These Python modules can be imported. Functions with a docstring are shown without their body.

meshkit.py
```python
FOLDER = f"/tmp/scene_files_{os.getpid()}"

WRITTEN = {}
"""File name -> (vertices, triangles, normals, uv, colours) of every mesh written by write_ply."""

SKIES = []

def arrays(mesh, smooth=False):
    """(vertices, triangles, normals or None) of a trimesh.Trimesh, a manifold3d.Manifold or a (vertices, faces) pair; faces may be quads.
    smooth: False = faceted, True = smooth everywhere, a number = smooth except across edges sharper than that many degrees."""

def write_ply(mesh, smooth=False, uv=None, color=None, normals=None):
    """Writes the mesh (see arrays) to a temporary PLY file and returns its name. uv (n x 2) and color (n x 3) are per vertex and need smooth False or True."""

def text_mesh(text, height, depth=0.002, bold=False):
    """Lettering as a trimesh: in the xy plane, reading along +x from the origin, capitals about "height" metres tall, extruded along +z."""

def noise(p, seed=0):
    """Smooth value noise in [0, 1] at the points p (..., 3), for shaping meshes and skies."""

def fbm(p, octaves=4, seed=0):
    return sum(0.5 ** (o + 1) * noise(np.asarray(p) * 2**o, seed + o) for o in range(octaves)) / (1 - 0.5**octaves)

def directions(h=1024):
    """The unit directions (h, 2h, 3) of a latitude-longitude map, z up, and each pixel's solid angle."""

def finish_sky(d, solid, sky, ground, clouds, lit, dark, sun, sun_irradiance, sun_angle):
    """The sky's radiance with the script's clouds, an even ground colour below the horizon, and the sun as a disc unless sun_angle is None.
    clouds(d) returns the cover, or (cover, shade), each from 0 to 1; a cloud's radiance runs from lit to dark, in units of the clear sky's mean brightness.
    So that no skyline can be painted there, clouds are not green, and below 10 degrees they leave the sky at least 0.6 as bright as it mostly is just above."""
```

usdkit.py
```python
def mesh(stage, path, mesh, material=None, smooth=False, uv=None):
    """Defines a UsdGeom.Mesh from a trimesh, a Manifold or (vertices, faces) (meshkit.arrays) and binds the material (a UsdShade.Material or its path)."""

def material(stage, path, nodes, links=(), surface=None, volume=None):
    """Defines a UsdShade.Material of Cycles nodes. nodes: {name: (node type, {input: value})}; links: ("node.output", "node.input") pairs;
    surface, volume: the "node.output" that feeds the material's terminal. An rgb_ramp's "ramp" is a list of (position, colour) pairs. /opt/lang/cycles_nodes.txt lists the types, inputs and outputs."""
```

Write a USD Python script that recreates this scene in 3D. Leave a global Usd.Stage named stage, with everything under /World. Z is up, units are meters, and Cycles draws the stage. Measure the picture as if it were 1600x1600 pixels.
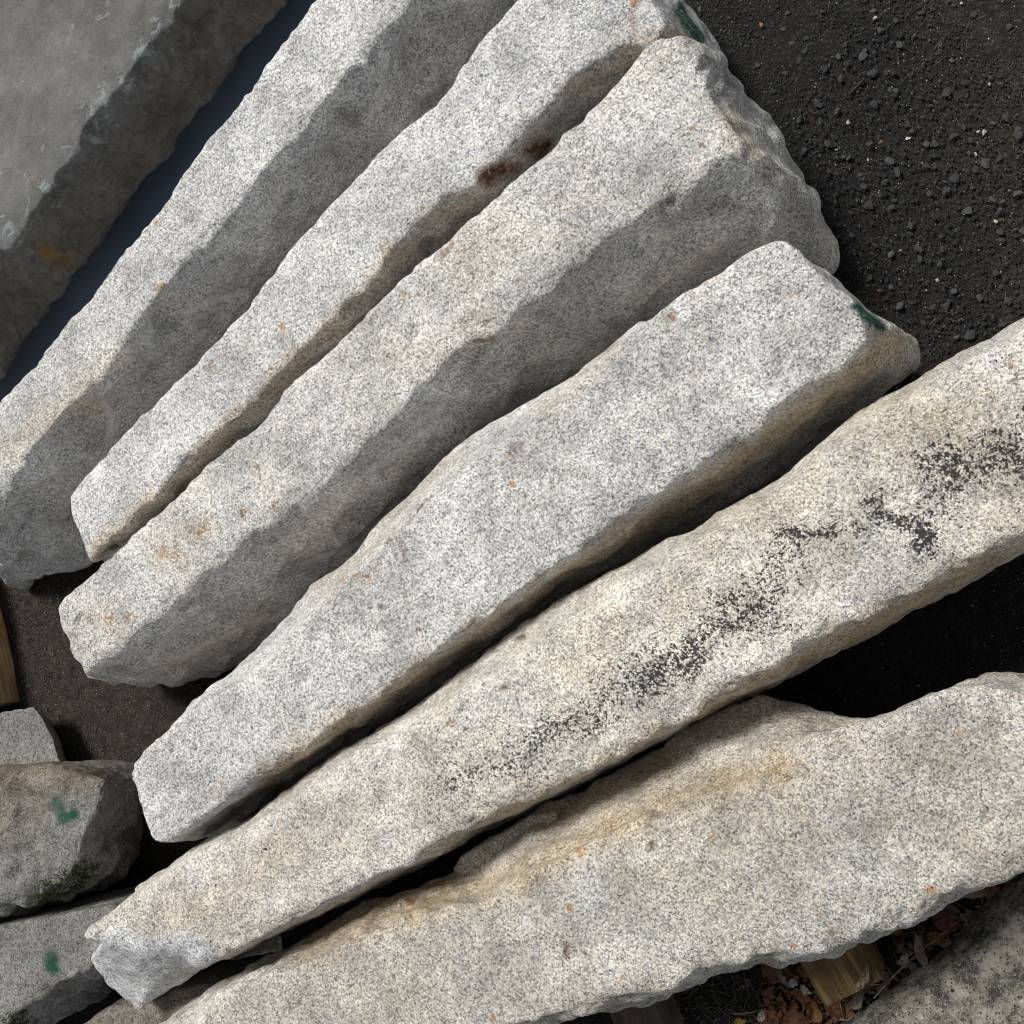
import math, random
import numpy as np, trimesh, manifold3d, usdkit, meshkit
from scipy import sparse
from scipy.spatial import cKDTree
from pxr import Usd, UsdGeom, UsdLux, UsdShade, Gf, Sdf, Vt

# ------------------------------------------------------------------ camera, sky, sun, exposure
EXPOSURE = 0.24
SUN_ELEV, SUN_AZ = math.radians(54), math.radians(-46)      # azimuth from +Y (picture up) towards +X
SUN_INTENSITY, SUN_ANGLE, SKY_STRENGTH = 0.92, 18.0, 0.075
CAM_H = 1.75                                                # metres above the ground
F = 1600.0                                                  # focal length in photograph pixels
NADIR = (1400.0, 900.0)                                     # where straight down falls in the photograph

stage = Usd.Stage.CreateInMemory()
UsdGeom.SetStageUpAxis(stage, UsdGeom.Tokens.z)
UsdGeom.SetStageMetersPerUnit(stage, 1.0)
UsdGeom.Xform.Define(stage, '/World')
UsdGeom.Scope.Define(stage, '/World/Looks')

down = np.array([(NADIR[0] - 800) / F, (800 - NADIR[1]) / F, -1.0]); down /= np.linalg.norm(down)   # in camera axes
ez = -down
ex = np.array([1.0, 0, 0]); ex -= ez * (ex @ ez); ex /= np.linalg.norm(ex)
ey = np.cross(ez, ex)
R = np.stack([ex, ey, ez])                                  # camera axes -> world axes
C = np.array([0, 0, CAM_H])

cam = UsdGeom.Camera.Define(stage, '/World/camera')
m = np.eye(4); m[:3, :3] = R; m[:3, 3] = C
cam.AddTransformOp().Set(Gf.Matrix4d(*[float(x) for x in m.T.ravel()]))
cam.CreateHorizontalApertureAttr(36.0); cam.CreateVerticalApertureAttr(36.0)
cam.CreateFocalLengthAttr(36.0 * F / 1600); cam.CreateClippingRangeAttr(Gf.Vec2f(0.02, 500))
cam.CreateExposureAttr(EXPOSURE)

sun_dir = np.array([math.cos(SUN_ELEV) * math.sin(SUN_AZ), math.cos(SUN_ELEV) * math.cos(SUN_AZ), math.sin(SUN_ELEV)])
dome = UsdLux.DomeLight.Define(stage, '/World/sky')
sky = usdkit.material(stage, '/World/Looks/sky', {
    'tc': ('texture_coordinate', {}),
    'n': ('noise_texture', {'scale': 2.2, 'detail': 6.0, 'roughness': 0.55}),
    'r': ('map_range', {'from_min': 0.30, 'from_max': 0.52, 'to_min': 0.35, 'to_max': 0.97, 'clamp': True}),
    'sky': ('sky_texture', {'sky_type': 'single_scattering', 'sun_disc': False, 'sun_elevation': SUN_ELEV, 'sun_rotation': SUN_AZ}),
    'hv': ('hsv', {'saturation': 0.20, 'value': 1.05, 'fac': 1.0}),
    'mx': ('mix', {}), 'bg': ('background_shader', {'strength': SKY_STRENGTH})},
    [('tc.generated', 'n.vector'), ('n.fac', 'r.value'), ('r.result', 'mx.fac'), ('sky.color', 'hv.color'), ('sky.color', 'mx.color1'), ('hv.color', 'mx.color2'),
     ('mx.color', 'bg.color')], surface='bg.background')
UsdShade.MaterialBindingAPI.Apply(dome.GetPrim()).Bind(sky)
dome.GetPrim().SetCustomDataByKey('kind', 'structure')
sun = UsdLux.DistantLight.Define(stage, '/World/sun')
sun.CreateIntensityAttr(SUN_INTENSITY); sun.CreateAngleAttr(SUN_ANGLE); sun.CreateNormalizeAttr(True); sun.CreateColorAttr(Gf.Vec3f(1.0, 0.99, 0.975))
sun.AddRotateXYZOp().Set(Gf.Vec3f(0, math.degrees(math.pi / 2 - SUN_ELEV), math.degrees(math.pi / 2 - SUN_AZ)))

# ------------------------------------------------------------------ helpers
def unproject(px, py, z):
    d = np.stack([(np.asarray(px, float) - 800) / F, (800 - np.asarray(py, float)) / F, -np.ones_like(np.asarray(px, float))], -1) @ R.T
    t = (np.asarray(z, float) - CAM_H) / d[..., 2]
    return C + d * t[..., None]

def project(p):
    q = (np.asarray(p) - C) @ R
    return 800 + F * q[..., 0] / -q[..., 2], 800 - F * q[..., 1] / -q[..., 2]

used = {}
def path_for(name, parent=None):
    base = parent if parent else '/World'
    k = used.get((base, name), 0); used[(base, name)] = k + 1
    return f'{base}/{name}' + (f'_{k:03d}' if k else '')

def tag(prim, label=None, cat=None, group=None, kind=None):
    for k, v in (('label', label), ('category', cat), ('group', group), ('kind', kind)):
        if v: prim.SetCustomDataByKey(k, v)
    return prim

def obj(name, mesh, mat, parent=None, smooth=True, attrs=None, at=None):
    p = path_for(name, parent)
    v, f = mesh
    v = np.asarray(v, float)
    if at is not None: v = v - at
    g = usdkit.mesh(stage, p, (v, f), mat, smooth=smooth)
    if at is not None and parent is None: g.AddTranslateOp().Set(Gf.Vec3d(*map(float, at)))
    for k, a in (attrs or {}).items():
        UsdGeom.PrimvarsAPI(g).CreatePrimvar(k, Sdf.ValueTypeNames.Color3fArray, 'vertex').Set(Vt.Vec3fArray.FromNumpy(np.asarray(a, np.float32)))
    return g.GetPrim()

def thing(name, at, label, cat, group=None):
    p = path_for(name)
    x = UsdGeom.Xform.Define(stage, p); x.AddTranslateOp().Set(Gf.Vec3d(*map(float, at)))
    tag(x.GetPrim(), label, cat, group)
    return p

def smoother(f, n):
    e = np.vstack([f[:, [0, 1]], f[:, [1, 2]], f[:, [2, 0]]])
    A = sparse.coo_matrix((np.ones(len(e)), (e[:, 0], e[:, 1])), (n, n)).tocsr(); A = ((A + A.T) > 0).astype(float)
    return sparse.diags(1 / np.maximum(np.asarray(A.sum(1)).ravel(), 1)) @ A

def normals(v, f):
    n = np.zeros_like(v); c = np.cross(v[f[:, 1]] - v[f[:, 0]], v[f[:, 2]] - v[f[:, 0]])
    for k in range(3):
        for a in range(3): n[:, a] += np.bincount(f[:, k], c[:, a], len(v))
    return n / np.maximum(np.linalg.norm(n, axis=1, keepdims=True), 1e-12)

def fbm(p, s, octv, seed): return meshkit.fbm(p / s, octv, seed) * 2 - 1

def facets(p, size, tilt, seed, stretch=None):
    """Split-rock relief: every cell of a random 3D tiling is a plane of its own slope."""
    rng = np.random.default_rng(seed)
    q = p if stretch is None else p @ stretch
    lo, hi = q.min(0) - size, q.max(0) + size
    n = int(min(60000, np.prod((hi - lo) / size) * 1.0)) + 4
    sites = rng.uniform(lo, hi, (n, 3)); g = rng.normal(0, tilt, (n, 3))
    w = np.stack([fbm(q, size * .6, 2, seed + k) for k in range(3)], 1) * size * .25
    _, i = cKDTree(sites).query(q + w)
    return ((q - sites[i]) * g[i]).sum(1)

def stone(rows, zt, zs, zb, off=0.0, inset=0.03, L=0.006, it=9, seed=1, bulge=0.0, amp=1.0, side_facet=0.0, fsize=0.06, dz=None, cracks=None, fs=7, side_amp=1.0, hidden=.12, top_facet=0.0, grow=0.004, bedding=None):
    """A rough stone from its top outline (photograph pixels on the plane of its top) and, where its side shows, the foot of that side."""
    zt_f = zt if callable(zt) else (lambda x, y: zt)
    T = np.array([unproject(r[0], r[1], zt_f(r[0], r[1]) + (r[5] if len(r) > 5 else 0)) for r in rows])
    a = T[:, 0] @ np.roll(T[:, 1], -1) - T[:, 1] @ np.roll(T[:, 0], -1)
    if a < 0: rows = rows[::-1]; T = T[::-1]
    def outw(P):
        t = np.roll(P, -1, 0) - np.roll(P, 1, 0); n = np.stack([t[:, 1], -t[:, 0]], 1)
        return n / np.maximum(np.linalg.norm(n, axis=1, keepdims=True), 1e-9)
    n = outw(T); S = np.zeros_like(T)
    for i, r in enumerate(rows):
        z = r[4] if len(r) > 4 and r[4] is not None else zs
        if len(r) > 2 and r[2] is not None: S[i] = unproject(r[2], r[3], z)
        else: S[i] = [*(T[i, :2] + n[i] * off), z]
    D, E = [], []
    for i in range(len(T)):
        j = (i + 1) % len(T); k = max(1, int(np.linalg.norm(T[j] - T[i]) / 0.03))
        for s in range(k): D.append(T[i] + (T[j] - T[i]) * s / k); E.append(S[i] + (S[j] - S[i]) * s / k)
    T, S = np.array(D), np.array(E)
    n = outw(T); ns = outw(S)
    T = T + np.c_[n * grow, np.full(len(n), grow * .5)]; S = S + np.c_[ns * grow, np.zeros(len(n))]
    M = (T + S) / 2; M[:, :2] += n * bulge
    B = S.copy(); B[:, :2] -= ns * inset; B[:, 2] = zb
    N = len(T)
    rings = [T, M, S, B]
    v = np.vstack(rings); q = np.arange(N); j = (q + 1) % N
    f = []
    for k in range(3):
        a0, b0 = k * N, (k + 1) * N
        f += [np.c_[b0 + q, b0 + j, a0 + j], np.c_[b0 + q, a0 + j, a0 + q]]
    cap = np.asarray(manifold3d.triangulate([T[:, :2].astype(np.float64)]))
    f += [cap, cap[:, ::-1] + 3 * N]
    f = np.vstack(f)
    mm = manifold3d.Manifold(manifold3d.Mesh(np.asarray(v, np.float32), np.asarray(f, np.uint32)))
    if mm.status() != manifold3d.Error.NoError: raise RuntimeError(str(mm.status()))
    mm = mm.refine_to_length(L).to_mesh()
    v, f = np.array(mm.vert_properties[:, :3], float), np.array(mm.tri_verts, int)
    W = smoother(f, len(v))
    if dz is not None:
        px, py = project(v); v[:, 2] += dz(px, py) * np.clip((v[:, 2] - zs) / .1, 0, 1)
    for _ in range(it): v = v + .5 * (W @ v - v)
    nn = normals(v, f)
    side = np.clip((0.80 - nn[:, 2]) / .35, 0, 1)
    h = amp * (.0032 * fbm(v, .16, 2, seed) + .0020 * fbm(v, .045, 3, seed + 9) + .0026 * fbm(v, .014, 2, seed + 21))
    c = v
    for _ in range(5): c = W @ c
    edge = np.clip(((v - c) * nn).sum(1) / .0022, 0, 1)                             # convex arrises, where the stone has chipped
    h -= amp * edge * np.clip(fbm(v, .014, 2, seed + 70) * 2.2 + .1, 0, 1) * .0050
    h += amp * (1 + .6 * side) * (1 + (side_amp - 1) * side) * .0022 * (np.abs(fbm(v, .03, 3, seed + 33)) - .25)
    def blend(x, k):
        for _ in range(k): x = W @ x
        return x
    shown = np.clip(.35 + (nn[:, 0] * .72 - nn[:, 1] * .69) * 1.2, hidden, 1)         # the hewn lower right sides are the rough ones
    if side_facet: h += side * shown * (blend(facets(v, fsize, side_facet, seed + 40), fs) + blend(facets(v, fsize * .4, side_facet * .7, seed + 41), fs // 2))
    if top_facet: h += (1 - side) * (blend(facets(v, fsize, top_facet, seed + 50), 2) + blend(facets(v, fsize * .35, top_facet * .6, seed + 51), 1))
    if bedding is not None:                                                         # split ridges running slantwise along a hewn side
        u = np.array([math.cos(bedding), math.sin(bedding), .45]); u /= np.linalg.norm(u); t = v @ u; q = v - t[:, None] * u
        h += side * shown * (.016 * (1 - np.abs(meshkit.fbm(np.c_[q @ np.array([[1., 0], [0, 1], [.5, .8]]) / .045, t / .20], 3, seed + 80) * 2 - 1) * 1.6) - .008)
    for _ in range(1): h = h + .5 * (W @ h - h)
    for pts, wd, dp in cracks or []: h = h - dp * blob(v, [(pts, wd, 1.0)], soft=1.0, warp=5, seed=seed + 60) ** .7
    v = v + nn * h[:, None]
    return v, f

def blob(v, spots, soft=.35, warp=6.0, seed=5):
    """Weight 0..1 at the vertices round polylines given in photograph pixels: [(points, radius, strength), ...]"""
    px, py = project(v)
    P = np.stack([px, py], 1)
    P = P + np.stack([fbm(v, .03, 3, seed), fbm(v, .03, 3, seed + 7)], 1) * warp
    out = np.zeros(len(v))
    for pts, r, s in spots:
        pts = np.asarray(pts, float).reshape(-1, 2)
        if len(pts) == 1: d = np.linalg.norm(P - pts[0], axis=1)
        else:
            d = np.full(len(v), 1e9)
            for a, b in zip(pts[:-1], pts[1:]):
                t = np.clip(((P - a) @ (b - a)) / max((b - a) @ (b - a), 1e-9), 0, 1)
                d = np.minimum(d, np.linalg.norm(P - a - t[:, None] * (b - a), axis=1))
        out = np.maximum(out, s * np.clip((r - d) / (r * soft) , 0, 1))
    return out

# ------------------------------------------------------------------ materials
def granite(name, tone=1.0, warm=0.3, rust=0.5, grain=1.0, seed=0.0, grey=.62):
    """Speckled granite: crystals of mica, quartz and feldspar, weathering in broad patches, stains from the mesh's own primvars."""
    nodes = {
        'geo': ('geometry', {}), 'off': ('vector_math', {'math_type': 'add', 'vector2': (seed, seed * .37, seed * .71)}),
        'wn': ('noise_texture', {'scale': 520.0, 'detail': 0.0}), 'ws': ('vector_math', {'math_type': 'scale', 'scale': 0.0028}), 'wp': ('vector_math', {'math_type': 'add'}),
        'v1': ('voronoi_texture', {'scale': 400.0 * grain}), 'v2': ('voronoi_texture', {'scale': 700.0 * grain}), 's1': ('separate_color', {}), 's2': ('separate_color', {}),
        'r1': ('rgb_ramp', {'ramp': [(0, (.028, .028, .03)), (.12, (.048, .048, .05)), (.17, (.17, .17, .173)), (.34, (.27, .27, .273)), (.42, (.50, .49, .465)), (.66, (.63, .62, .59)), (.74, (.82, .815, .80)), (.90, (.88, .875, .86)), (.93, (.70, .60, .41)), (1, (.62, .50, .31))]}),
        'r2': ('rgb_ramp', {'ramp': [(0, (.07, .07, .075)), (.15, (.13, .13, .135)), (.24, (.42, .42, .42)), (.6, (.66, .657, .645)), (1, (.86, .855, .84))]}),
        'm12': ('mix', {'fac': 0.43}),
        'n1': ('noise_texture', {'scale': 9.0, 'detail': 2.0, 'roughness': .6}), 't1': ('map_range', {'from_min': .3, 'from_max': .7, 'to_min': .72 * tone, 'to_max': 1.16 * tone}),
        'tv': ('combine_color', {}), 'mt': ('mix', {'mix_type': 'multiply', 'fac': 1.0}),
        'n2': ('noise_texture', {'scale': 6.5, 'detail': 5.0, 'roughness': .70}), 't2': ('map_range', {'from_min': .36, 'from_max': .66, 'to_min': .3 * warm, 'to_max': warm, 'clamp': True}), 'mw': ('mix', {'mix_type': 'multiply', 'color2': (1.0, .88, .64)}),
        'n3': ('noise_texture', {'scale': 23.0, 'detail': 5.0, 'roughness': .72}), 't3': ('map_range', {'from_min': .47, 'from_max': .66, 'to_min': 0.0, 'to_max': grey, 'clamp': True}), 'mc': ('mix', {'mix_type': 'multiply', 'color2': (.60, .605, .61)}),
        'tp': ('map_range', {'from_min': .44, 'from_max': .30, 'to_min': 0.0, 'to_max': .30, 'clamp': True}), 'mp': ('mix', {'mix_type': 'screen', 'color2': (.30 * tone, .305 * tone, .31 * tone)}),
        'n4': ('noise_texture', {'scale': 75.0, 'detail': 3.0, 'roughness': .6}), 't4': ('map_range', {'from_min': .66, 'from_max': .74, 'to_min': 0.0, 'to_max': .8, 'clamp': True}),
        'n5': ('noise_texture', {'scale': 5.0, 'detail': 0.0}), 't5': ('map_range', {'from_min': .52, 'from_max': .62, 'to_min': 0.0, 'to_max': rust, 'clamp': True}),
        'tr': ('math', {'math_type': 'multiply'}), 'mr': ('mix', {'mix_type': 'multiply', 'color2': (.80, .42, .18)}),
        'a1': ('attribute', {'attribute': 'stain'}), 'sa': ('separate_color', {}), 'a2': ('attribute', {'attribute': 'mark'}), 'sb': ('separate_color', {}),
        'nf': ('noise_texture', {'scale': 135.0, 'detail': 3.0, 'roughness': .72}), 'no': ('map_range', {'from_min': .25, 'from_max': .65, 'to_min': .35, 'to_max': 1.0, 'clamp': True}),
        'oc': ('math', {'math_type': 'multiply'}), 'mo': ('mix', {'mix_type': 'multiply', 'color2': (.86, .66, .40)}),
        'bc': ('math', {'math_type': 'multiply_add', 'value2': .34}), 'bw': ('map_range', {'from_min': 0, 'from_max': 1, 'to_min': 1.12, 'to_max': .50}), 'bs': ('math', {'math_type': 'subtract'}), 'bt': ('map_range', {'from_min': 0.0, 'from_max': .03, 'to_min': 0, 'to_max': .95, 'clamp': True}), 'mb': ('mix', {'color2': (.012, .012, .0135)}),
        'mrr': ('mix', {'color2': (.075, .027, .012)}), 'ru': ('math', {'math_type': 'multiply'}),
        'ow': ('map_range', {'from_min': 0, 'from_max': 1, 'to_min': .82, 'to_max': .40}), 'os': ('math', {'math_type': 'subtract'}), 'ot': ('map_range', {'from_min': 0.0, 'from_max': .16, 'to_min': 0, 'to_max': .85, 'clamp': True}), 'mor': ('mix', {'mix_type': 'multiply', 'color2': (.80, .47, .24)}),
        'np': ('map_range', {'from_min': .30, 'from_max': .50, 'to_min': .42, 'to_max': 1.0, 'clamp': True}), 'gp': ('math', {'math_type': 'multiply', 'use_clamp': True}), 'mg': ('mix', {'color2': (.003, .046, .027)}),
        'gm': ('math', {'math_type': 'multiply', 'value2': .8}), 'mf': ('mix', {'mix_type': 'color', 'color2': (.5, .505, .52)}),
        'a3': ('attribute', {'attribute': 'vein'}), 'sv': ('separate_color', {}), 'vm': ('math', {'math_type': 'multiply'}), 'mv': ('mix', {'color2': (.72, .72, .71)}),
        'nr': ('noise_texture', {'scale': 190.0, 'detail': 3.0, 'roughness': .75}), 'bump': ('bump', {'strength': 1.0, 'distance': .0040}),
        'p': ('principled_bsdf', {'roughness': .82, 'specular_ior_level': .28})}
    L = [('geo.position', 'off.vector1'), ('off.vector', 'wn.vector'), ('wn.color', 'ws.vector1'), ('off.vector', 'wp.vector1'), ('ws.vector', 'wp.vector2'),
         ('wp.vector', 'v1.vector'), ('wp.vector', 'v2.vector'), ('v1.color', 's1.color'), ('v2.color', 's2.color'), ('s1.r', 'r1.fac'), ('s2.g', 'r2.fac'), ('r1.color', 'm12.color1'), ('r2.color', 'm12.color2')]
    for k in ('n1', 'n2', 'n3', 'n4', 'n5', 'nf', 'nr'): L.append(('off.vector', f'{k}.vector'))
    L += [('n1.fac', 't1.value'), ('t1.result', 'tv.r'), ('t1.result', 'tv.g'), ('t1.result', 'tv.b'), ('m12.color', 'mt.color1'), ('tv.color', 'mt.color2'),
          ('n2.fac', 't2.value'), ('t2.result', 'mw.fac'), ('mt.color', 'mw.color1'), ('n3.fac', 't3.value'), ('t3.result', 'mc.fac'), ('mw.color', 'mc.color1'),
          ('n4.fac', 't4.value'), ('n5.fac', 't5.value'), ('t4.result', 'tr.value1'), ('t5.result', 'tr.value2'), ('tr.value', 'mr.fac'), ('n3.fac', 'tp.value'), ('tp.result', 'mp.fac'), ('mc.color', 'mp.color1'), ('mp.color', 'mr.color1'),
          ('a1.color', 'sa.color'), ('a2.color', 'sb.color'), ('nf.fac', 'no.value'), ('nf.fac', 'np.value'),
          ('sa.r', 'oc.value1'), ('no.result', 'oc.value2'), ('oc.value', 'mo.fac'), ('mr.color', 'mo.color1'),
          ('sa.g', 'bw.value'), ('s1.b', 'bc.value1'), ('nf.fac', 'bc.value3'), ('bc.value', 'bs.value1'), ('bw.result', 'bs.value2'), ('bs.value', 'bt.value'), ('bt.result', 'mb.fac'), ('mo.color', 'mb.color1'),
          ('sa.b', 'ru.value1'), ('np.result', 'ru.value2'), ('ru.value', 'mrr.fac'), ('mb.color', 'mrr.color1'),
          ('sb.b', 'ow.value'), ('n4.fac', 'os.value1'), ('ow.result', 'os.value2'), ('os.value', 'ot.value'), ('ot.result', 'mor.fac'), ('mrr.color', 'mor.color1'),
          ('sb.g', 'gm.value1'), ('gm.value', 'mf.fac'), ('mor.color', 'mf.color1'),
          ('sb.r', 'gp.value1'), ('np.result', 'gp.value2'), ('gp.value', 'mg.fac'), ('a3.color', 'sv.color'), ('sv.r', 'vm.value1'), ('no.result', 'vm.value2'), ('vm.value', 'mv.fac'), ('mf.color', 'mv.color1'), ('mv.color', 'mg.color1'), ('mg.color', 'p.base_color'),
          ('nr.fac', 'bump.height'), ('bump.normal', 'p.normal')]
    return usdkit.material(stage, f'/World/Looks/{name}', nodes, L, surface='p.BSDF')

def ramp_mat(name, scale, ramp, rough=.85, bump_scale=150, bump=.5, dist=.002, detail=6.0, stretch=None, spec=.3, extra=None, rot=None, nrough=.65):
    """One noise through a ramp, with relief. extra=(scale, threshold lo, hi, colour) lays sparse flecks over it."""
    nodes = {'geo': ('geometry', {}), 'map': ('mapping', {'scale': stretch or (1, 1, 1), 'rotation': rot or (0, 0, 0)}),
             'n': ('noise_texture', {'scale': scale, 'detail': detail, 'roughness': nrough}), 'r': ('rgb_ramp', {'ramp': ramp}),
             'b': ('noise_texture', {'scale': bump_scale, 'detail': 5.0, 'roughness': .7}), 'bump': ('bump', {'strength': bump, 'distance': dist}),
             'p': ('principled_bsdf', {'roughness': rough, 'specular_ior_level': spec})}
    L = [('geo.position', 'map.vector'), ('map.vector', 'n.vector'), ('map.vector', 'b.vector'), ('n.fac', 'r.fac'), ('b.fac', 'bump.height'), ('bump.normal', 'p.normal')]
    last = 'r.color'
    for i, (s, lo, hi, col) in enumerate(extra or []):
        nodes |= {f'e{i}': ('voronoi_texture', {'scale': s}), f'es{i}': ('separate_color', {}), f'et{i}': ('map_range', {'from_min': lo, 'from_max': hi, 'clamp': True}),
                  f'ed{i}': ('map_range', {'from_min': .30, 'from_max': .42, 'to_min': 1, 'to_max': 0, 'clamp': True}), f'ef{i}': ('math', {'math_type': 'multiply'}), f'em{i}': ('mix', {'color2': col})}
        L += [('geo.position', f'e{i}.vector'), (f'e{i}.color', f'es{i}.color'), (f'es{i}.r', f'et{i}.value'), (f'e{i}.distance', f'ed{i}.value'),
              (f'et{i}.result', f'ef{i}.value1'), (f'ed{i}.result', f'ef{i}.value2'), (f'ef{i}.value', f'em{i}.fac'), (last, f'em{i}.color1')]
        last = f'em{i}.color'
    L.append((last, 'p.base_color'))
    return usdkit.material(stage, f'/World/Looks/{name}', nodes, L, surface='p.BSDF')

def soil():
    """Dark dirt packed with grit of several sizes; the browner ground comes from the mesh's own primvar."""
    nodes = {'geo': ('geometry', {}), 'a': ('attribute', {'attribute': 'stain'}), 'sa': ('separate_color', {}),
             'n': ('noise_texture', {'scale': 34.0, 'detail': 7.0, 'roughness': .75}), 'r': ('rgb_ramp', {'ramp': [(.25, (.0055, .0050, .0045)), (.45, (.0115, .0104, .0092)), (.6, (.0175, .0156, .0136)), (.75, (.032, .0285, .025))]}),
             'br': ('rgb_ramp', {'ramp': [(.25, (.022, .017, .013)), (.5, (.045, .037, .029)), (.75, (.085, .070, .055))]}),
             'mx': ('mix', {}), 'n2': ('noise_texture', {'scale': 60.0, 'detail': 3.0}), 'mm': ('math', {'math_type': 'multiply'}), 'm2': ('map_range', {'from_min': .3, 'from_max': .6, 'to_min': .3, 'to_max': 1.0, 'clamp': True}),
             'v': ('voronoi_texture', {'scale': 260.0}), 'vs': ('separate_color', {}), 'vt': ('map_range', {'from_min': .55, 'from_max': .75, 'clamp': True}), 'vd': ('map_range', {'from_min': .28, 'from_max': .5, 'to_min': 1, 'to_max': 0, 'clamp': True}),
             'vm': ('math', {'math_type': 'multiply'}), 'vc': ('rgb_ramp', {'ramp': [(0, (.012, .012, .012)), (.6, (.032, .031, .030)), (.86, (.06, .054, .045)), (.95, (.15, .12, .085)), (.985, (.35, .32, .26))]}), 'm3': ('mix', {}),
             'w': ('voronoi_texture', {'scale': 620.0}), 'ws': ('separate_color', {}), 'wr': ('rgb_ramp', {'ramp': [(0, (.55, .55, .55)), (.7, (1.1, 1.1, 1.1)), (.9, (1.5, 1.48, 1.45)), (.97, (3.4, 3.2, 2.8))]}), 'm4': ('mix', {'mix_type': 'multiply', 'fac': 1.0}),
             'b': ('noise_texture', {'scale': 170.0, 'detail': 4.0, 'roughness': .8}), 'bb': ('math', {'math_type': 'add'}), 'bump': ('bump', {'strength': 1.0, 'distance': .006}),
             'p': ('principled_bsdf', {'roughness': .9, 'specular_ior_level': .25})}
    L = [('geo.position', k + '.vector') for k in ('n', 'n2', 'v', 'b', 'w')] + [('n.fac', 'r.fac'), ('n.fac', 'br.fac'), ('a.color', 'sa.color'), ('sa.r', 'mm.value1'), ('n2.fac', 'm2.value'), ('m2.result', 'mm.value2'),
          ('mm.value', 'mx.fac'), ('r.color', 'mx.color1'), ('br.color', 'mx.color2'), ('v.color', 'vs.color'), ('vs.r', 'vt.value'), ('v.distance', 'vd.value'), ('vt.result', 'vm.value1'), ('vd.result', 'vm.value2'),
          ('vm.value', 'm3.fac'), ('vs.g', 'vc.fac'), ('mx.color', 'm3.color1'), ('vc.color', 'm3.color2'), ('w.color', 'ws.color'), ('ws.r', 'wr.fac'), ('m3.color', 'm4.color1'), ('wr.color', 'm4.color2'), ('m4.color', 'p.base_color'),
          ('b.fac', 'bb.value1'), ('vm.value', 'bb.value2'), ('bb.value', 'bump.height'), ('bump.normal', 'p.normal')]
    return usdkit.material(stage, '/World/Looks/soil', nodes, L, surface='p.BSDF')

GR = {i: granite(f'granite_{n}', **k) for i, (n, k) in {
    1: ('pale', dict(tone=1.04, warm=.08, rust=.3, seed=1.3)), 2: ('pale_grey', dict(tone=1.02, warm=.10, rust=.5, seed=4.1)),
    3: ('buff_grey', dict(tone=.99, warm=.28, grey=.6, rust=.8, seed=7.7)), 4: ('silver', dict(tone=.98, warm=.17, rust=.5, seed=11.9)),
    5: ('buff', dict(tone=1.02, warm=.60, rust=.35, grain=1.05, seed=17.3)), 6: ('warm_grey', dict(tone=.86, warm=.58, rust=.9, grain=1.05, seed=23.1)),
    7: ('dull', dict(tone=.37, warm=.3, rust=.2, seed=31.0)), 8: ('boulder', dict(tone=.36, warm=.45, rust=.2, seed=37.0))}.items()}
SOIL = soil()

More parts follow.
